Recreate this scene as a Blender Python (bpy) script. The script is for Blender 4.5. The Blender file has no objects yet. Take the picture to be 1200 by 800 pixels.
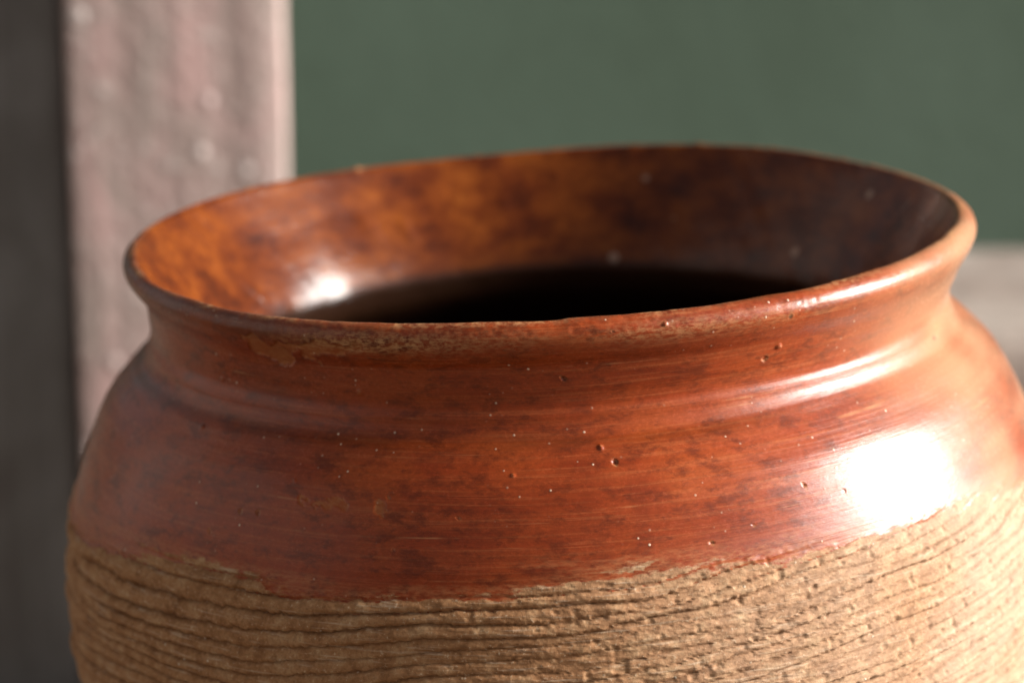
import bpy, math
import numpy as np
from mathutils import Vector, Matrix

scene = bpy.context.scene
COL = scene.collection
R_ = math.radians

# ---------------------------------------------------------------- camera
PITCH, DIST, TILT, ROLL = 14.288, 0.83, 3.0, -3.228   # camera to rim angle, distance, lean of the jar
FPX = 100 / 36 * 1200
cam_d = bpy.data.cameras.new('camera')
cam = bpy.data.objects.new('camera', cam_d)
COL.objects.link(cam)
scene.camera = cam
cam_d.lens, cam_d.sensor_width, cam_d.sensor_fit = 100, 36, 'HORIZONTAL'
cam_d.clip_start, cam_d.clip_end = 0.05, 200
pt = R_(PITCH - TILT)
fw = Vector((0, math.cos(pt), -math.sin(pt)))
up = Vector((0, math.sin(pt), math.cos(pt)))
ray0 = fw + Vector((1, 0, 0)) * ((636.79 - 600) / FPX) + up * ((400 - 260.6) / FPX)
cam.location = -ray0 * DIST
cam.rotation_euler = (math.pi / 2 - pt, 0, 0)
cam_d.dof.use_dof = True
cam_d.dof.focus_distance = 0.712
cam_d.dof.aperture_fstop = 8.6
cam_d.dof.aperture_blades = 0


def at(x, y, depth):
    """world point seen at photo pixel x, y (1200 wide) at this depth along the lens axis"""
    return cam.location + (fw + Vector((1, 0, 0)) * ((x - 600) / FPX) + up * ((400 - y) / FPX)) * depth


# ---------------------------------------------------------------- light
SUN_AZ, SUN_EL = 94.0, 21.5      # azimuth from straight ahead (+Y) towards the right (+X)
world = bpy.data.worlds.new('World')
scene.world = world
world.use_nodes = True
wn = world.node_tree
bg = wn.nodes['Background']
sky = wn.nodes.new('ShaderNodeTexSky')
sky.sky_type = 'NISHITA'
sky.sun_disc = False
sky.sun_elevation = R_(SUN_EL)
sky.sun_rotation = R_(SUN_AZ)
sky.air_density, sky.dust_density, sky.ozone_density = 1.0, 6.0, 1.0
bg.inputs['Strength'].default_value = 0.048
haz = wn.nodes.new('ShaderNodeHueSaturation')      # thin milky overcast takes the blue down
haz.inputs['Saturation'].default_value = 0.12
wn.links.new(sky.outputs[0], haz.inputs['Color'])
wn.links.new(haz.outputs[0], bg.inputs[0])
sun_d = bpy.data.lights.new('sun', 'SUN')
sun_d.energy = 5.0
sun_d.angle = R_(24)
sun_d.color = (1.0, 0.95, 0.88)
sun = bpy.data.objects.new('sun', sun_d)
COL.objects.link(sun)
sd = Vector((math.sin(R_(SUN_AZ)) * math.cos(R_(SUN_EL)), math.cos(R_(SUN_AZ)) * math.cos(R_(SUN_EL)), math.sin(R_(SUN_EL))))
sun.rotation_euler = sd.to_track_quat('Z', 'Y').to_euler()
vs = scene.view_settings
vs.view_transform, vs.look, vs.exposure, vs.gamma = 'Standard', 'None', 1.1, 1.0
vs.use_curve_mapping = False


# ---------------------------------------------------------------- noise
def _hash(ix, iy, seed):
    h = (ix.astype(np.int64) * 374761393 + iy.astype(np.int64) * 668265263 + seed * 974711) & 0xFFFFFFFF
    h = ((h ^ (h >> 13)) * 1274126177) & 0xFFFFFFFF
    h = ((h ^ (h >> 16)) * 2246822519) & 0xFFFFFFFF
    return ((h ^ (h >> 15)) & 0xFFFFFF) / float(0xFFFFFF)


def vnoise(x, y, seed=0):
    """smooth value noise in -1..1"""
    x, y = np.broadcast_arrays(x, y)
    ix, iy = np.floor(x), np.floor(y)
    fx, fy = x - ix, y - iy
    fx, fy = fx * fx * fx * (fx * (fx * 6 - 15) + 10), fy * fy * fy * (fy * (fy * 6 - 15) + 10)
    a, b = _hash(ix, iy, seed), _hash(ix + 1, iy, seed)
    c, d = _hash(ix, iy + 1, seed), _hash(ix + 1, iy + 1, seed)
    return 2 * ((a * (1 - fx) + b * fx) * (1 - fy) + (c * (1 - fx) + d * fx) * fy) - 1


def fbm(x, y, seed=0, octv=3):
    s, a, n = 0, 1.0, 0
    for k in range(octv):
        s = s + a * vnoise(x * 2 ** k + 17.3 * k, y * 2 ** k - 9.1 * k, seed + 31 * k)
        n += a
        a *= 0.55
    return s / n


def sstep(a, b, x):
    t = np.clip((x - a) / (b - a), 0, 1)
    return t * t * (3 - 2 * t)


def pchip(x, y, xi):
    x, y = np.asarray(x, float), np.asarray(y, float)
    h = np.diff(x)
    d = np.diff(y) / h
    m = np.zeros_like(y)
    for i in range(1, len(x) - 1):
        if d[i - 1] * d[i] > 0:
            w1, w2 = 2 * h[i] + h[i - 1], h[i] + 2 * h[i - 1]
            m[i] = (w1 + w2) / (w1 / d[i - 1] + w2 / d[i])
    m[0], m[-1] = d[0], d[-1]
    k = np.clip(np.searchsorted(x, xi) - 1, 0, len(x) - 2)
    t = (xi - x[k]) / h[k]
    return ((2 * t ** 3 - 3 * t ** 2 + 1) * y[k] + (t ** 3 - 2 * t ** 2 + t) * h[k] * m[k]
            + (-2 * t ** 3 + 3 * t ** 2) * y[k + 1] + (t ** 3 - t ** 2) * h[k] * m[k + 1])


# ---------------------------------------------------------------- materials
class NT:
    def __init__(s, name):
        s.m = bpy.data.materials.new(name)
        s.m.use_nodes = True
        s.t = s.m.node_tree
        s.b = s.t.nodes['Principled BSDF']
        s.co = s.n('ShaderNodeTexCoord').outputs['Object']

    def n(s, kind, **kw):
        o = s.t.nodes.new(kind)
        for k, v in kw.items():
            setattr(o, k, v)
        return o

    def put(s, sock, v):
        if isinstance(v, bpy.types.NodeSocket):
            s.t.links.new(v, sock)
        elif v is not None:
            if sock.type == 'RGBA' and len(v) == 3:
                v = (*v, 1)
            sock.default_value = v

    def scale(s, vec, sc, rot=None):
        o = s.n('ShaderNodeMapping')
        s.put(o.inputs['Vector'], vec)
        o.inputs['Scale'].default_value = sc
        if rot:
            o.inputs['Rotation'].default_value = rot
        return o.outputs[0]

    def noise(s, vec, sc=1.0, det=4, rough=0.55, dist=0.0):
        o = s.n('ShaderNodeTexNoise')
        s.put(o.inputs['Vector'], vec)
        o.inputs['Scale'].default_value = sc
        o.inputs['Detail'].default_value = det
        o.inputs['Roughness'].default_value = rough
        o.inputs['Distortion'].default_value = dist
        return o.outputs[0]

    def voro(s, vec, sc, feature='F1', rnd=1.0):
        o = s.n('ShaderNodeTexVoronoi', feature=feature)
        s.put(o.inputs['Vector'], vec)
        o.inputs['Scale'].default_value = sc
        o.inputs['Randomness'].default_value = rnd
        return o

    def attr(s, name):
        return s.n('ShaderNodeAttribute', attribute_name=name).outputs['Fac']

    def ramp(s, v, *stops):
        """stops (pos, value); a value may be a grey or a colour"""
        o = s.n('ShaderNodeValToRGB')
        s.put(o.inputs[0], v)
        cr = o.color_ramp
        while len(cr.elements) < len(stops):
            cr.elements.new(0.5)
        for e, (p, c) in zip(cr.elements, stops):
            e.position = p
            e.color = (c, c, c, 1) if isinstance(c, (int, float)) else (*c, 1)
        return o.outputs[0]

    def mix(s, f, a, b, mode='MIX'):
        o = s.n('ShaderNodeMix', data_type='RGBA', blend_type=mode)
        s.put(o.inputs[0], f)
        s.put(o.inputs[6], a)
        s.put(o.inputs[7], b)
        return o.outputs[2]

    def math(s, op, a, b=None, c=None, clamp=False):
        o = s.n('ShaderNodeMath', operation=op, use_clamp=clamp)
        for i, v in enumerate((a, b, c)):
            if v is not None:
                s.put(o.inputs[i], v)
        return o.outputs[0]

    def lerp(s, f, a, b):
        o = s.n('ShaderNodeMix', data_type='FLOAT')
        s.put(o.inputs[0], f)
        s.put(o.inputs[2], a)
        s.put(o.inputs[3], b)
        return o.outputs[0]

    def bump(s, h, dist, strength=1.0, normal=None):
        o = s.n('ShaderNodeBump')
        o.inputs['Distance'].default_value = dist
        s.put(o.inputs['Strength'], strength)
        s.put(o.inputs['Height'], h)
        if normal is not None:
            s.put(o.inputs['Normal'], normal)
        return o.outputs[0]

    def out(s, color, rough, normal=None, spec=0.5, coat=None, coat_rough=0.1):
        s.put(s.b.inputs['Base Color'], color)
        s.put(s.b.inputs['Roughness'], rough)
        s.put(s.b.inputs['Specular IOR Level'], spec)
        if normal is not None:
            s.put(s.b.inputs['Normal'], normal)
        if coat is not None:
            s.put(s.b.inputs['Coat Weight'], coat)
            s.put(s.b.inputs['Coat Roughness'], coat_rough)
            if normal is not None:
                s.put(s.b.inputs['Coat Normal'], normal)
        return s.m


def pottery_material():
    """burnished red slip where 'bare' is 0, raw buff clay where it is 1; 'wear' is slip rubbed off, 'inner' the amber inside"""
    k = NT('burnished_red_earthenware')
    bare0, wear, inner, low = k.attr('bare'), k.attr('wear'), k.attr('inner'), k.attr('low')
    streak = k.noise(k.scale(k.co, (9, 9, 420)), 1, 5, 0.6, 0.15)
    streak2 = k.noise(k.scale(k.co, (28, 28, 1500)), 1, 3, 0.6, 0.1)
    blot = k.noise(k.co, 26, 5, 0.6, 0.6)
    blot2 = k.noise(k.scale(k.co, (1, 1, 2.4)), 120, 8, 0.74, 0.1)
    fine = k.noise(k.scale(k.co, (1, 1, 1.6)), 700, 5, 0.75)
    # the slip ends feathered: worn grain by grain
    fr = k.noise(k.scale(k.co, (1, 1, 3.6)), 380, 6, 0.72)
    bare = k.math('ADD', bare0, k.math('MULTIPLY', k.math('SUBTRACT', fr, 0.5), k.math('MULTIPLY', k.math('MULTIPLY', bare0, k.math('SUBTRACT', 1.0, bare0)), 8.0)))
    bare = k.ramp(bare, (0.28, 0.0), (0.72, 1.0))
    # slip colour
    c = k.ramp(blot, (0.30, (0.140, 0.016, 0.003)), (0.5, (0.255, 0.036, 0.0065)), (0.72, (0.320, 0.060, 0.011)))
    c = k.mix(k.ramp(streak, (0.42, 0.0), (0.70, 0.7)), c, (0.30, 0.054, 0.011))
    c = k.mix(k.ramp(streak2, (0.52, 0.0), (0.72, 0.5)), c, (0.40, 0.115, 0.038))
    c = k.mix(k.ramp(blot2, (0.49, 0.0), (0.62, 0.75)), c, (0.100, 0.015, 0.0035))
    c = k.mix(k.ramp(fine, (0.35, 0.35), (0.60, 0.0)), c, (0.10, 0.022, 0.007))
    c = k.mix(k.math('MULTIPLY', k.attr('thin_sunlit'), 0.75), c, (0.44, 0.235, 0.130))  # right of the slip paled: partly thinner slip, partly sun haze in the colour
    chip = k.attr('chip')
    c = k.mix(k.math('MULTIPLY', chip, k.ramp(blot2, (0.35, 0.35), (0.6, 0.9))), c, (0.34, 0.105, 0.035))
    c = k.mix(k.math('MULTIPLY', k.attr('stain_crease'), 0.75), c, (0.075, 0.019, 0.006))
    c = k.mix(k.math('MULTIPLY', k.ramp(k.attr('feather'), (0.25, 0.0), (1.0, 0.75)), k.ramp(fr, (0.40, 0.0), (0.62, 1.0))), c, (0.37, 0.130, 0.050))
    # scratches down to the clay
    scr = k.noise(k.scale(k.co, (22, 22, 900), (0.02, 0.03, 0)), 1, 2, 0.5, 0.35)
    scrm = k.math('MULTIPLY', k.ramp(scr, (0.65, 0.0), (0.73, 0.8)), k.ramp(k.noise(k.co, 75, 4), (0.47, 0.0), (0.62, 0.6)))
    c = k.mix(scrm, c, (0.50, 0.235, 0.105))
    # small pale grains and dark pits
    v = k.voro(k.co, 400)
    grain = k.math('MULTIPLY', k.ramp(v.outputs['Distance'], (0.07, 1.0), (0.17, 0.0)),
                   k.math('MULTIPLY', k.ramp(v.outputs['Color'], (0.52, 0.0), (0.80, 1.0)), k.ramp(k.noise(k.co, 60, 3), (0.48, 0.0), (0.62, 1.0))))
    v2 = k.voro(k.co, 160)
    pit = k.math('MULTIPLY', k.ramp(v2.outputs['Distance'], (0.07, 1.0), (0.15, 0.0)),
                 k.ramp(v2.outputs['Color'], (0.84, 0.0), (0.87, 1.0)))
    c = k.mix(grain, c, (0.62, 0.47, 0.34))
    c = k.mix(pit, c, (0.060, 0.018, 0.008))
    # amber inside of the mouth
    mot = k.noise(k.scale(k.co, (1, 1, 1.8)), 58, 7, 0.72, 0.1)
    ci = k.ramp(mot, (0.32, (0.034, 0.006, 0.002)), (0.46, (0.090, 0.017, 0.0028)), (0.62, (0.160, 0.038, 0.005)), (0.78, (0.26, 0.085, 0.015)))
    vi = k.voro(k.co, 95)
    ring = k.math('MULTIPLY', k.ramp(vi.outputs['Distance'], (0.10, 1.0), (0.2, 0.0)),
                  k.ramp(vi.outputs['Color'], (0.72, 0.0), (0.76, 0.8)))
    ci = k.mix(ring, ci, (0.50, 0.33, 0.24))  # pale spots paint in the glints off small bumps
    c = k.mix(inner, c, ci)
    c = k.mix(k.attr('deep'), c, (0.020, 0.008, 0.004))  # near-black below the neck puts the inner shade into the colour
    # raw clay
    g1 = k.noise(k.co, 170, 6, 0.7)
    g2 = k.noise(k.co, 1100, 3, 0.6)
    b = k.ramp(g1, (0.30, (0.20, 0.088, 0.036)), (0.5, (0.340, 0.170, 0.078)), (0.70, (0.45, 0.275, 0.145)))
    b = k.mix(k.ramp(g2, (0.36, 0.35), (0.50, 0.0)), b, (0.15, 0.075, 0.035))
    b = k.mix(k.ramp(g2, (0.60, 0.0), (0.72, 0.6)), b, (0.58, 0.44, 0.30))
    b = k.mix(k.math('MULTIPLY', k.attr('pale'), 0.6), b, (0.42, 0.325, 0.250))  # right side paled: overexposed sunlight put into the clay colour
    comb = k.noise(k.scale(k.co, (70, 70, 1150), (0.0, 0.10, 0)), 1, 4, 0.65, 0.2)
    b = k.mix(k.ramp(comb, (0.56, 0.0), (0.70, 0.5)), b, (0.55, 0.43, 0.315))
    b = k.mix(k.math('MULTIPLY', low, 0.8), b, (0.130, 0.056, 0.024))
    b = k.mix(k.math('MULTIPLY', grain, 0.8), b, (0.70, 0.62, 0.50))
    wearn = k.math('MULTIPLY', wear, k.ramp(k.noise(k.scale(k.co, (1, 1, 2.5)), 520, 4, 0.7), (0.42, 0.0), (0.60, 1.0)))
    c = k.mix(wearn, c, (0.45, 0.235, 0.105))
    c = k.mix(bare, c, b)
    # sheen
    r = k.lerp(k.ramp(streak, (0.3, 0.0), (0.7, 1.0)), 0.33, 0.42)
    r = k.lerp(k.ramp(fine, (0.45, 0.0), (0.7, 0.6)), r, 0.50)
    r = k.lerp(inner, r, 0.42)
    cr = k.lerp(k.ramp(streak, (0.3, 0.0), (0.7, 1.0)), 0.15, 0.25)
    cr = k.lerp(k.ramp(fine, (0.45, 0.0), (0.7, 1.0)), cr, 0.34)
    cr = k.lerp(inner, cr, 0.13)
    cw = k.math('MULTIPLY', k.math('SUBTRACT', 1.0, bare), k.math('SUBTRACT', 1.0, wearn))
    cw = k.math('MULTIPLY', cw, k.math('SUBTRACT', 1.0, k.math('MULTIPLY', chip, 0.85)))
    cw = k.math('MULTIPLY', cw, k.lerp(k.ramp(blot, (0.35, 0.0), (0.65, 1.0)), 0.72, 0.46))
    cw = k.lerp(k.math('MULTIPLY', inner, k.math('SUBTRACT', 1.0, k.attr('deep'))), cw, 0.65)
    r = k.lerp(wearn, r, 0.55)
    hem = k.attr('hem')
    r = k.lerp(k.math('MULTIPLY', hem, 0.6), r, 0.55)
    r = k.lerp(bare, r, 0.80)
    spec = k.lerp(bare, k.lerp(k.math('MULTIPLY', hem, k.attr('pale')), k.lerp(inner, k.lerp(k.attr('pale'), 0.20, 0.55), 0.06), 0.9), 0.15)  # specular raised on the sun side to paint in its broad sheen
    cw = k.math('MULTIPLY', cw, k.math('SUBTRACT', 1.0, k.math('MULTIPLY', hem, 0.45)))
    hb = k.math('ADD', k.math('MULTIPLY', streak, 1.0), k.math('MULTIPLY', streak2, 0.7))
    hb = k.math('ADD', hb, k.math('MULTIPLY', blot2, 0.9))
    hb = k.math('ADD', hb, k.math('MULTIPLY', grain, 0.8))
    hb = k.math('SUBTRACT', hb, k.math('MULTIPLY', pit, 1.2))
    hb = k.math('SUBTRACT', hb, k.math('MULTIPLY', wearn, 0.4))
    hb = k.math('ADD', hb, k.math('MULTIPLY', fine, 0.16))
    hr = k.math('ADD', k.math('MULTIPLY', g2, 0.6), k.math('MULTIPLY', g1, 0.9))
    hr = k.math('ADD', hr, k.math('MULTIPLY', comb, 0.85))
    hr = k.math('ADD', hr, k.math('MULTIPLY', grain, 0.7))
    h = k.lerp(bare, hb, hr)
    n = k.bump(h, 0.00022, k.lerp(bare, 0.55, 1.0))
    k.put(k.b.inputs['Coat IOR'], k.lerp(inner, 1.36, 1.40))
    k.b.inputs['IOR'].default_value = 1.4
    return k.out(c, r, n, spec, cw, cr)


def post_material():
    k = NT('weathered_pale_timber')
    lng = k.noise(k.scale(k.co, (60, 60, 2.5)), 1, 4, 0.6, 0.3)
    blo = k.noise(k.scale(k.co, (1, 1, 0.5)), 42, 5, 0.6, 0.5)
    dab = k.noise(k.co, 130, 3, 0.6)
    c = k.ramp(lng, (0.30, (0.34, 0.235, 0.215)), (0.5, (0.43, 0.30, 0.28)), (0.70, (0.52, 0.335, 0.315)))
    c = k.mix(k.ramp(blo, (0.40, 0.6), (0.62, 0.0)), c, (0.31, 0.265, 0.235))
    c = k.mix(k.ramp(dab, (0.60, 0.0), (0.72, 0.55)), c, (0.68, 0.63, 0.60))
    v = k.voro(k.co, 48)
    glint_knob = k.math('MULTIPLY', k.ramp(v.outputs['Distance'], (0.14, 1.0), (0.24, 0.0)), k.ramp(v.outputs['Color'], (0.66, 0.0), (0.70, 1.0)))
    c = k.mix(k.math('MULTIPLY', glint_knob, 0.25), c, (0.85, 0.80, 0.78))  # pale tint on the bumps paints in their sun glints
    n = k.bump(k.math('ADD', k.math('ADD', lng, dab), k.math('MULTIPLY', glint_knob, 1.5)), 0.0018, 0.8)
    return k.out(c, k.lerp(glint_knob, 0.6, 0.4), n)


def dark_wood_material():
    k = NT('dark_shaded_timber')
    lng = k.noise(k.scale(k.co, (90, 90, 2.0)), 1, 5, 0.6, 0.3)
    blo = k.noise(k.scale(k.co, (1, 1, 0.5)), 22, 4, 0.6, 0.5)
    c = k.ramp(lng, (0.3, (0.155, 0.150, 0.146)), (0.7, (0.26, 0.255, 0.25)))
    c = k.mix(k.ramp(blo, (0.35, 0.6), (0.6, 0.0)), c, (0.08, 0.066, 0.056))
    return k.out(c, 0.75, k.bump(lng, 0.0012, 0.7))


def wall_material():
    k = NT('green_painted_plaster')
    blo = k.noise(k.co, 3.0, 5, 0.6, 0.4)
    fine = k.noise(k.co, 60, 4, 0.6)
    c = k.ramp(blo, (0.34, (0.096, 0.148, 0.104)), (0.66, (0.124, 0.186, 0.138)))
    c = k.mix(k.ramp(fine, (0.4, 0.25), (0.65, 0.0)), c, (0.07, 0.098, 0.07))
    return k.out(c, 0.75, k.bump(fine, 0.002, 0.5))


def stone_material():
    k = NT('weathered_grey_stone')
    blo = k.noise(k.scale(k.co, (1, 1, 1)), 11, 5, 0.6, 0.6)
    fine = k.noise(k.co, 90, 5, 0.65)
    c = k.ramp(blo, (0.36, (0.23, 0.175, 0.145)), (0.52, (0.36, 0.30, 0.26)), (0.64, (0.50, 0.46, 0.41)))
    c = k.mix(k.ramp(fine, (0.4, 0.4), (0.6, 0.0)), c, (0.20, 0.17, 0.15))
    return k.out(c, 0.85, k.bump(fine, 0.003, 0.8))


def earth_material():
    k = NT('packed_earth')
    blo = k.noise(k.co, 3, 6, 0.6, 0.5)
    fine = k.noise(k.co, 120, 5, 0.65)
    c = k.ramp(blo, (0.3, (0.12, 0.09, 0.065)), (0.7, (0.22, 0.175, 0.13)))
    c = k.mix(k.ramp(fine, (0.4, 0.5), (0.6, 0.0)), c, (0.09, 0.07, 0.05))
    return k.out(c, 0.9, k.bump(fine, 0.004, 0.8))


# ---------------------------------------------------------------- helpers
def grid_mesh(name, V, mat, parent=None, attrs=None, closed=True, normals=None, label=None):
    """V: rows x columns x 3; the columns close on themselves"""
    nr, nc = V.shape[:2]
    idx = np.arange(nr * nc, dtype=np.int32).reshape(nr, nc)
    nx = np.roll(idx, -1, 1) if closed else idx[:, 1:]
    a = idx if closed else idx[:, :-1]
    q = np.stack([a[:-1], a[1:], nx[1:], nx[:-1]], -1).reshape(-1, 4)
    me = bpy.data.meshes.new(name)
    me.vertices.add(nr * nc)
    me.vertices.foreach_set('co', np.ascontiguousarray(V, np.float32).ravel())
    me.loops.add(len(q) * 4)
    me.loops.foreach_set('vertex_index', q.ravel())
    me.polygons.add(len(q))
    me.polygons.foreach_set('loop_start', np.arange(0, len(q) * 4, 4, dtype=np.int32))
    me.polygons.foreach_set('use_smooth', np.ones(len(q), bool))
    me.update(calc_edges=True)
    for k, v in (attrs or {}).items():
        me.attributes.new(k, 'FLOAT', 'POINT').data.foreach_set('value', np.ascontiguousarray(v, np.float32).ravel())
    if normals is not None:
        me.normals_split_custom_set_from_vertices(normals.reshape(-1, 3).tolist())
    me.materials.append(mat)
    o = bpy.data.objects.new(name, me)
    COL.objects.link(o)
    if parent:
        o.parent = parent
    if label:
        o['label'] = label
    return o


def tag(o, label=None, cat=None, kind=None):
    if label:
        o['label'] = label
    if cat:
        o['category'] = cat
    if kind:
        o['kind'] = kind
    return o


# ---------------------------------------------------------------- setting
GROUND = -0.335
xs = np.concatenate([-np.geomspace(60, 3, 8), np.linspace(-2.5, 2.5, 41), np.geomspace(3, 60, 8)])
gx, gy = np.meshgrid(xs, xs)
gz = GROUND + 0.004 * vnoise(gx * 5, gy * 5, 3) * (np.hypot(gx, gy) > 0.3) - 0.001
grid_mesh('ground', np.stack([gx, gy, gz], -1)[:, ::-1], earth_material(), closed=False)
tag(bpy.data.objects['ground'], 'packed brown earth under the jar', kind='structure')


def rounded_box(name, size, rad, mat, seg=14, rough=0.0, seed=1, parent=None):
    """box standing on z = 0 with worn rounded edges and a little unevenness, closed top"""
    sx, sy, sz = size
    m = 10
    ring = []
    for cx, cy, a0 in ((1, 1, 0), (-1, 1, 90), (-1, -1, 180), (1, -1, 270)):
        for t in np.linspace(0, 90, 7):
            ring.append((cx * (sx / 2 - rad) + rad * math.cos(R_(a0 + t)), cy * (sy / 2 - rad) + rad * math.sin(R_(a0 + t))))
        nx_, ny_ = {(1, 1): (-1, 1), (-1, 1): (-1, -1), (-1, -1): (1, -1), (1, -1): (1, 1)}[(cx, cy)]
        p0 = ring[-1]
        a1 = R_(a0 + 90)
        p1 = (nx_ * (sx / 2 - rad) + rad * math.cos(a1), ny_ * (sy / 2 - rad) + rad * math.sin(a1))
        for t in np.linspace(0, 1, seg + 2)[1:-1]:
            ring.append((p0[0] + (p1[0] - p0[0]) * t, p0[1] + (p1[1] - p0[1]) * t))
    ring = np.array(ring)
    nz = max(8, int(sz / 0.02))
    lev = [(z, 0.0) for z in np.linspace(0, sz - rad, nz)]
    lev += [(sz - rad + rad * math.sin(R_(t)), rad * (1 - math.cos(R_(t)))) for t in (18, 36, 54, 72, 90)]
    half = min(sx, sy) / 2
    lev += [(sz, rad + (half - rad) * f) for f in (0.25, 0.5, 0.75, 0.999)]
    rows = []
    for z, ins in lev:
        f = np.stack([np.sign(ring[:, 0]) * np.maximum(np.abs(ring[:, 0]) - ins, 0.0002), np.sign(ring[:, 1]) * np.maximum(np.abs(ring[:, 1]) - ins, 0.0002)], -1)
        rows.append(np.concatenate([f, np.full((len(f), 1), z)], 1))
    V = np.array(rows)
    if rough:
        d = fbm(V[..., 0] * 14 + V[..., 1] * 11 + seed, V[..., 2] * 9 - V[..., 1] * 7, seed, 3) * rough
        V[..., 0] += d * np.sign(V[..., 0])
        V[..., 1] += d * np.sign(V[..., 1])
        V[..., 2] += d * (V[..., 2] > 0.05)
    return grid_mesh(name, V[:, ::-1], mat, parent)


# green wall behind everything
wall_y = cam.location.y + 2.62
wall = rounded_box('green_wall', (5.0, 0.16, 2.6), 0.006, wall_material(), 40)
wall.location = (1.56, wall_y + 0.08, GROUND)
tag(wall, 'dull green painted wall standing far behind the jar', 'wall')

# pale post, left
d_post = 1.36
pc = at(205.5, 300, d_post)
post = rounded_box('timber_post', (0.1012, 0.095, 1.5), 0.0022, post_material(), 40, 0.0008, 4)
for v in post.data.vertices:            # worn right-hand arris, planed back a little
    if v.co.y < 0 and v.co.x > 0.0400:
        v.co.y += (v.co.x - 0.0400) * math.tan(R_(8))
post.location = (pc.x, pc.y + 0.0475, GROUND)
post.rotation_euler = (0, R_(-0.6), R_(4))
post.location.x += math.tan(R_(0.6)) * (pc.z - GROUND)
tag(post, 'pale pinkish grey weathered post rising behind the left side of the jar', 'post')

# dark plank beside it
pd = at(78, 300, d_post + 0.05)
plank = rounded_box('dark_plank', (0.085, 0.04, 1.45), 0.004, dark_wood_material(), 10, 0.0006, 9)
plank.location = (pd.x - 0.0405, pd.y + 0.02, GROUND)
plank.rotation_euler = (0, R_(-0.6), 0)
plank.location.x += math.tan(R_(0.6)) * (pd.z - GROUND)
tag(plank, 'dark brown grey upright plank at the left edge beside the pale post', 'plank')

# added dark board fence, out of view, keeps sky reflections off the jar's left
fence = bpy.data.objects.new('sky_block_fence', None)
COL.objects.link(fence)
fence.location = (-2.1, 0, GROUND)
tag(fence, 'added dark board fence, out of view at the far left, keeping sky light off the jar', 'fence')
fb = rounded_box('board', (0.03, 0.148, 1.75), 0.004, plank.data.materials[0], 6, 0.0006, 12, fence)
for k in range(20):
    o = fb if k == 0 else fb.copy()
    if k:
        COL.objects.link(o)
        o.parent = fence
    o.location = (0.004 * math.sin(k * 2.3), 1.35 - 0.156 * k, 0.006 * math.sin(k * 5.1) - 0.006)
rail = rounded_box('rail', (0.045, 3.1, 0.07), 0.004, plank.data.materials[0], 6, 0.0, 13, fence)
rail.location = (-0.041, -0.13, 1.3)

# low stone block, right
sb = at(1175, 293, 1.66)
block = rounded_box('stone_block', (0.80, 0.34, sb.z - GROUND), 0.045, stone_material(), 16, 0.004, 6)
block.location = (sb.x + 0.20, sb.y - 0.165, GROUND)
block.rotation_euler = (0, 0, R_(-7))
tag(block, 'low pale grey weathered stone block behind the right shoulder of the jar', 'stone block')

# ---------------------------------------------------------------- the jar
# profile (radius, height): up the inside, over the lip, down the outside
INS = [(0.004, -.318), (0.06, -.317), (.098, -.300), (.120, -.205), (.134, -.140), (.1355, -.100), (.129, -.074), (.117, -.064), (.106, -.053),
       (.0985, -.0460), (.0960, -.0410), (.0958, -.0370), (.0972, -.0320), (.1018, -.0240), (.1086, -.0145), (.1145, -.0060), (.1170, -.0024), (.1183, -.0004)]
OUT = [(.1192, .0003), (.1206, -.0001), (.1226, -.0015), (.1233, -.004), (.1216, -.008), (.1184, -.013), (.1171, -.018), (.1160, -.023), (.1172, -.028),
       (.1232, -.034), (.1305, -.042), (.1357, -.052), (.1405, -.064), (.1442, -.078), (.1459, -.094), (.1455, -.112), (.1428, -.135), (.1361, -.165),
       (.127, -.205), (.117, -.250), (.108, -.300), (.105, -.326), (.100, -.3345), (.03, -.336), (.002, -.336)]
pts = np.array(INS + OUT)
s = np.concatenate([[0], np.cumsum(np.hypot(*np.diff(pts, axis=0).T))])
sd_ = np.linspace(0, s[-1], 9000)
pr, pz = pchip(s, pts[:, 0], sd_), pchip(s, pts[:, 1], sd_)
# soften the kinks a little
ker = np.hanning(61)
ker /= ker.sum()
pad = lambda v: np.convolve(np.pad(v, 30, mode='edge'), ker, 'valid')
pr, pz = pad(pr), pad(pz)
s_crest = s[len(INS)]
outside = sd_ > s_crest
step = np.where(outside,
                np.where(pz > -.033, .00040, np.where(pz > -.058, .00045, np.where(pz > -.125, .00033, .0022))),
                np.where(pz > -.045, .0008, .004))
cum = np.concatenate([[0], np.cumsum((sd_[1] - sd_[0]) / step[:-1])])
s_rows = np.interp(np.linspace(0, cum[-1], int(cum[-1])), cum, sd_)
rr, rz = np.interp(s_rows, sd_, pr), np.interp(s_rows, sd_, pz)
out_row = s_rows > s_crest
# angles: fine on the side in view
fi = np.radians(np.concatenate([np.arange(150, 390, 0.17), np.arange(390, 510, 0.7)]))
nph = len(fi)
PH, RR = np.meshgrid(fi, rr)
ZZ = np.repeat(rz[:, None], nph, 1)
OUTM = np.repeat(out_row[:, None], nph, 1).astype(float)
deg = np.degrees(PH) % 360
# periodic horizontal coordinate in metres, seam behind the jar
U = (np.where(deg < 90, deg + 360, deg) - 270) / 180 * math.pi * 0.144

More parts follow.
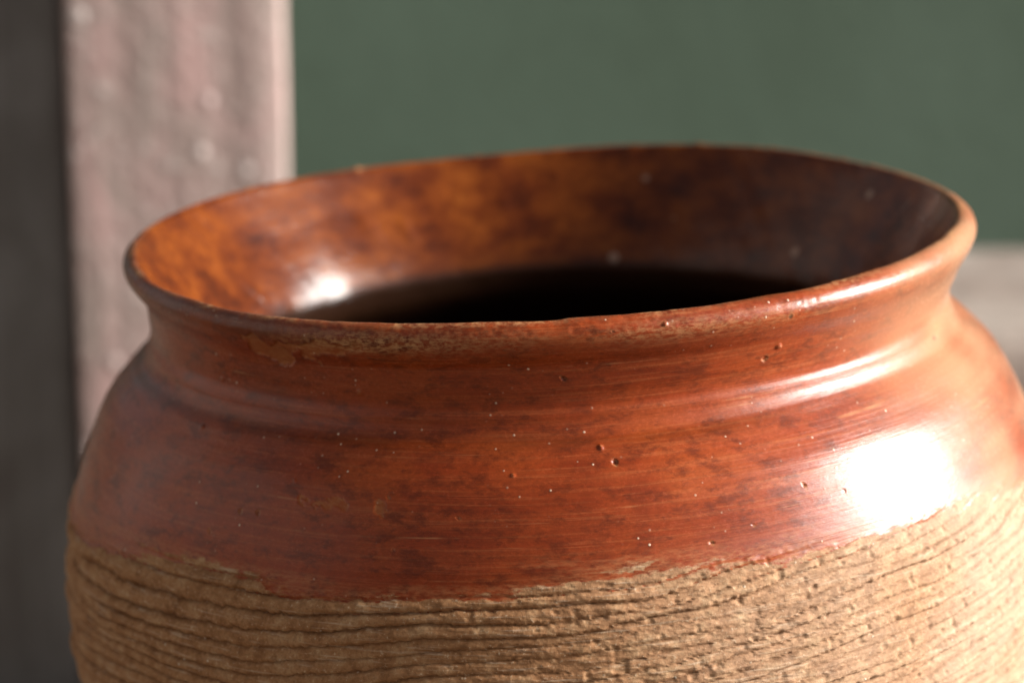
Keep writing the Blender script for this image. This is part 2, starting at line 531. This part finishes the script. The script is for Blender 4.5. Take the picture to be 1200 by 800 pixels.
# boundary between slip and bare clay, one row of the grid follows it
zb_deg = np.array([90, 150, 200.2, 205.4, 210.4, 218, 223, 229.9, 236, 241, 246.7, 256, 264, 268.4, 273.4, 282.3, 287, 291.7, 302, 310.8, 319, 333, 360, 400, 450])
zb_val = np.array([-.067, -.070, -.0735, -.0722, -.0704, -.0670, -.0662, -.0652, -.0660, -.0682, -.0681, -.0669, -.0663, -.0632, -.0629, -.0626, -.0617, -.0625, -.0632, -.0633, -.0645, -.0672, -.068, -.066, -.067])
zb = np.interp(np.where(deg[0] < 90, deg[0] + 360, deg[0]), zb_deg, zb_val)
i_b = int(np.argmin(np.abs(rz + .0655) + (~out_row) * 9))
i_n = int(np.argmin(np.abs(rz + .0275) + (~out_row) * 9))
i_in = int(np.argmin(np.abs(rz + .0365) + out_row * 9))
hat = np.clip(1 - np.abs(rz - rz[i_b]) / .02, 0, 1) * out_row
ZS = ZZ + hat[:, None] * (zb - rz[i_b])[None]
zo, ro = pz[outside][::-1], pr[outside][::-1]
keep = np.concatenate([[True], np.diff(np.maximum.accumulate(zo)) > 0])
R_of = np.interp(ZS, zo[keep], ro[keep])
RR = np.where(hat[:, None] > 0, R_of, RR)
ZZ = ZS

# profile normals
dr, dz = np.gradient(rr, s_rows), np.gradient(rz, s_rows)
ln = np.hypot(dr, dz)
nr_, nz_ = (-dz / ln)[:, None], (dr / ln)[:, None]

# ---- relief
H = np.zeros_like(ZZ)
om = OUTM
H += om * 0.00028 * fbm(U * 16, ZZ * 28, 5, 3)                            # hand-thrown unevenness
H += om * 0.000055 * fbm(U * 95, ZZ * 240, 6, 3) * sstep(-.075, -.06, ZZ)    # burnishing facets
H += om * 0.00007 * vnoise(U * 6, ZZ * 420, 8) * sstep(-.07, -.06, ZZ)     # throwing lines
fl = sstep(-.0245, -.0225, ZZ) * sstep(-.0195, -.0222, ZZ) * om
H += 0.00022 * fl * (0.6 + 0.5 * vnoise(U * 22, ZZ * 0, 12))
# bead round the neck with a crease below it
H += om * 0.00042 * np.exp(-((ZZ + .0258) / .0019) ** 2)
H -= om * 0.00048 * np.exp(-((ZZ + .0308) / .0014) ** 2) * (0.7 + 0.4 * vnoise(U * 20, U * 0, 13))
# worn lip
lip = om * sstep(-.0065, -.002, ZZ)
H -= lip * 0.00016 * np.clip(fbm(U * 260, ZZ * 420, 14, 3), -0.2, 1)
for dg, rad in ((64, 1.6), (51, 1.8), (120, 1.5), (141, 1.1), (100, .8), (37, 1.0), (75, .7)):
    dd = np.hypot(((deg - dg + 180) % 360 - 180) / 180 * math.pi * .12, np.where(om > 0, s_rows[:, None] - s_crest, s_rows[:, None] - s_crest)) / (rad * .0008)
    H += np.exp(-dd ** 4) * .0006
    KNOB = np.maximum(KNOB, np.exp(-dd ** 4)) if 'KNOB' in globals() else np.exp(-dd ** 4)
nick = np.clip(vnoise(U * 55, U * 0 + 3.3, 15) - 0.55, 0, 1) * sstep(-.004, -.0005, ZZ)
H -= 0.0012 * nick
# slip flaked away below the lip on the left
chipz = fbm(U * 120, ZZ * 190, 21, 4)


def window(d0, d1, z0, z1, fd=7.0, fz=.0035):
    return sstep(d0 - fd, d0 + fd, deg) * sstep(d1 + fd, d1 - fd, deg) * sstep(z0 - fz, z0 + fz, ZZ) * sstep(z1 + fz, z1 - fz, ZZ) * om


cw = window(226, 247, -.0140, -.0040)
chip = sstep(0.56, 0.60, cw * 0.72 + chipz * 0.62)
cw2 = window(239, 251, -.0475, -.0405)
chip2 = sstep(0.58, 0.62, cw2 * 0.62 + fbm(U * 160, ZZ * 260, 24, 4) * 0.7)
cw3 = window(283, 289, -.0095, -.0060)
chip3 = sstep(0.58, 0.62, cw3 * 0.62 + fbm(U * 190, ZZ * 260, 27, 4) * 0.7)
H -= 0.00045 * chip + 0.0002 * chip2 + 0.0002 * chip3
# pits, grit and bumps seen one by one: degrees, height, radius mm, relief mm (- pit)
SP = [(276.7, -.0363, 1.1, -.7), (275.4, -.033, .9, .6), (298.1, -.0473, 1.3, -.8), (299.8, -.0142, 1.1, .7), (297.9, -.0169, 1.1, -.5), (271.4, -.0158, .9, -.6),
      (234.5, -.0493, .9, -.6), (232.0, -.0497, .8, -.5), (220.0, -.0342, 1.1, .6), (244.8, -.0195, 1.2, .5), (238.6, -.0409, .6, .4), (238.9, -.084, 1.4, -1.1),
      (283.7, -.0028, 1.0, .5), (277.5, -.0033, .7, -.5), (220.6, -.0217, .8, .5), (291, -.054, .6, -.4),
      (265, -.038, .7, .4), (259, -.047, .8, -.4), (286, -.0565, .8, -.5), (252, -.0545, .5, -.4), (228, -.056, 1.0, -.4)]
SPOT = np.zeros_like(H)
for d0, z0, rad, rel in SP:
    uu = (d0 - 270) / 180 * math.pi * 0.144
    kx = np.interp(z0, zo[keep], ro[keep]) / .144
    ell = np.hypot((U - uu) * kx, (ZZ - z0) * 1.15) / (rad * 0.0006) + 0.75 * vnoise(U * 800, ZZ * 800, 77)
    g = np.exp(-ell ** 4 * 1.2)
    H += om * g * rel * 0.0007 * (1.0 if rel > 0 else 1.0)
    H += om * np.exp(-(ell - 1.15) ** 2 * 14) * 0.00005
    SPOT = np.maximum(SPOT, om * np.exp(-(ell - (0.2 if rel > 0 else 0.95)) ** 2 * 5))

# ---- cord ridges on the bare clay
d270 = np.where(deg < 90, deg + 360, deg)
sp = np.interp(d270, [90, 200, 236, 256, 300, 360, 450], [.0037, .0038, .0036, .0031, .0030, .0034, .0037])
slope = np.interp(d270, [90, 180, 205, 222, 240, 262, 285, 310, 340, 400, 450], [.03, .10, .06, -.010, -.005, .02, .08, .17, .16, .03, .03])
ucol = U[0]
order = np.argsort(ucol)
zr = np.zeros(nph)
zr[order] = np.concatenate([[0], np.cumsum(slope[0][order][1:] * np.diff(ucol[order]))])
P = (ZZ + .062 - zr[None]) / sp
right = sstep(248, 290, d270)
P += 0.55 * vnoise(U * 14, ZZ * 60, 41) + 0.28 * vnoise(U * 45, ZZ * 190, 42) * (0.5 + right)
P += 0.10 * fbm(U * 330, ZZ * 420, 43, 2) + 0.05 * vnoise(U * 1100, ZZ * 900, 44)
fr = P - np.floor(P)
lane = np.floor(P)
hum = 1 - np.abs(2 * fr - 1) ** 3.6
hum = hum * (0.78 + 0.3 * (1 - fr)) 
lamp = 0.62 + 0.5 * vnoise(U * 26 + lane * 7.7, lane * 3.1, 45)
lamp *= np.interp(d270, [200, 240, 262, 300, 330], [1.2, 1.2, .76, .80, .95])
cut = sstep(.25, .75, 0.5 + 0.5 * vnoise(U * 60 + lane * 5.3, lane * 1.7, 46))
lamp *= 1 - 0.38 * right * cut
ridge = 0.0019 * lamp * hum
along = fbm((U + ZZ * 0.6) * 210, (ZZ - zr[None] - slope * 0) * 1100, 51, 3)
grit = fbm(U * 720, ZZ * 720, 53, 3)
holes = np.clip(vnoise(U * 420, ZZ * 520, 57) - 0.56, 0, 1) * 2.2
rel = ridge + 0.00034 * along * (0.45 + 0.9 * right) + 0.00007 * grit - 0.00055 * holes * (0.3 + 0.7 * right)
# where slip ends: ragged, running on in the grooves
edge = (ZZ - zb[None]) * 1000
rag = 3.0 * vnoise(U * 30 + lane * 9.1, lane * 2.7, 64) * sstep(-.2, .5, np.abs(2 * fr - 1) * 0 + 1) + 1.8 * fbm(U * 55, ZZ * 420, 61, 4) + 1.2 * fbm(U * 300, ZZ * 620, 62, 2) - 1.6 * (hum - 0.45)
bare = sstep(2.1, -2.1, edge + rag) * om
slip_run = sstep(.22, .05, hum) * sstep(-9, -2, edge + 3 * vnoise(U * 30, ZZ * 60, 63)) * 0.8
bare_c = bare * (1 - slip_run)
amt = sstep(3.2, -3.2, edge + 0.5 * rag) * om
H += amt * rel - amt * 0.00022
H -= bare * 0.00005
thin_sunlit = sstep(300, 338, d270) * np.clip(0.75 + 0.9 * fbm(U * 22, ZZ * 60, 91, 3), 0, 1) * om  # thinner slip at right, with the sunlit haze put into its tone
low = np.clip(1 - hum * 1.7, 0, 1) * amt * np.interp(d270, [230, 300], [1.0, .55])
H *= sstep(-.330, -.31, ZZ) * om + (1 - om)
# inside: gentle
H += (1 - om) * 0.0005 * fbm(np.cos(PH) * 4 + ZZ * 30, np.sin(PH) * 4 - ZZ * 22, 71, 3) * sstep(-.26, -.2, ZZ)
bl = np.clip(fbm(np.cos(PH) * 19 + 3, np.sin(PH) * 19 + ZZ * 120, 73, 2) - 0.42, 0, 1)
H += (1 - om) * 0.0007 * bl * sstep(-.04, -.03, ZZ)

# ---- out-of-round rim and lean (measured from the photograph)
wz = [0.354, 0.004, -0.447, 0.214, 0.014, -0.338, 0.081, -0.266]
wr = [0.263, -0.332, 0.259, -0.26]
ser = lambda c: sum(c[2 * i] * np.cos((i + 2) * PH) + c[2 * i + 1] * np.sin((i + 2) * PH) for i in range(len(c) // 2)) * 0.001
top = sstep(-.03, -.004, ZZ)
mid = np.exp(-((ZZ + .011) / .008) ** 2) * om
RF = RR + nr_ * H + ser(wr) * top + 0.0018 * np.cos(PH) * mid
ZF = ZZ + nz_ * H + ser(wz) * top
V = np.stack([RF * np.cos(PH), RF * np.sin(PH), ZF], -1)

# normals over the whole surface so that the parts meet without a seam
dph = np.roll(V, -1, 1) - np.roll(V, 1, 1)
dro = np.gradient(V, axis=0)
N = np.cross(dro, dph)
N /= np.linalg.norm(N, axis=-1, keepdims=True) + 1e-12
if (N[i_b, :, 0] * np.cos(fi)).mean() < 0:
    N = -N

inner = (1 - om) + om * sstep(-.0008, .0004, ZZ) * 0.4
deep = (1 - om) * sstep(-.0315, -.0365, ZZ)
wear = np.clip(lip * sstep(.1, -.5, np.cos((deg - 255) / 180 * math.pi) * -1) * 0.9, 0, 1)
wear = np.clip(om * np.exp(-((ZZ + .0046) / .0028) ** 2) * (0.15 + 1.0 * np.exp(-((deg - 252) / 13) ** 2) + 0.35 * vnoise(U * 30, ZZ * 50, 81)), 0, 1)
wear = np.clip(wear + 0.7 * SPOT + om * 0.8 * sstep(-.0012, .0002, ZZ) * (0.4 + 0.6 * vnoise(U * 90, ZZ * 0, 82)) , 0, 1)
wear = np.clip(wear + KNOB + 0.25 * (chip + chip2 + chip3), 0, 1)
stain_crease = om * sstep(-.0085, -.0035, ZZ) * sstep(266, 236, d270) * np.clip(0.7 + 0.6 * fbm(U * 40, ZZ * 160, 96, 3), 0, 1)
stain_crease = np.maximum(stain_crease, om * np.exp(-((ZZ + .0315) / .0020) ** 2) * np.clip(0.55 + 0.9 * fbm(U * 26, ZZ * 140, 97, 3), 0, 1) * sstep(318, 290, d270))  # second mask darkens the crease below the neck, fading towards the right
at_ = {'bare': bare_c, 'wear': wear, 'inner': inner, 'low': low, 'deep': deep, 'pale': sstep(258, 325, d270) * om * np.clip(.8 + .5 * fbm(U * 30, ZZ * 50, 98, 3), 0, 1), 'stain_crease': stain_crease, 'feather': sstep(8.5, 0.5, edge + rag) * om, 'hem': sstep(11, 1.5, edge + 2.5 * vnoise(U * 25, ZZ * 90, 95)) * om, 'thin_sunlit': thin_sunlit, 'chip': np.clip(chip + chip2 + chip3, 0, 1)}

jar = bpy.data.objects.new('clay_jar', None)
COL.objects.link(jar)
tag(jar, 'round red brown earthenware jar with burnished flared rim and rough ridged clay belly', 'jar')
pm = pottery_material()


def part(name, a, b, label=None):
    """rows a..b as one mesh"""
    return grid_mesh(name, V[a:b + 1], pm, jar, {k: v[a:b + 1] for k, v in at_.items()}, normals=N[a:b + 1], label=label)


nrow = len(rr)
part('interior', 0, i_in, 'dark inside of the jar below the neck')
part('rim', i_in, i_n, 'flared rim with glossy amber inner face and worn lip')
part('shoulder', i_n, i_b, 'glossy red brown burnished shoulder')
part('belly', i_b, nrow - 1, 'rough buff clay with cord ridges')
jar.rotation_euler = (Matrix.Rotation(R_(TILT), 3, 'X') @ Matrix.Rotation(R_(ROLL), 3, 'Y')).to_euler()
# the foot is worn flat where it meets the ground
mw = np.array(jar.rotation_euler.to_matrix())
be = bpy.data.objects['belly'].data
co = np.empty(len(be.vertices) * 3, np.float32)
be.vertices.foreach_get('co', co)
wc = co.reshape(-1, 3) @ mw.T
print('foot lowest', wc[:, 2].min())
wc[:, 2] = np.maximum(wc[:, 2], GROUND + 0.0006)
be.vertices.foreach_set('co', np.ascontiguousarray(wc @ mw, np.float32).ravel())
print('jar tris', sum(len(o.data.polygons) for o in jar.children) * 2)
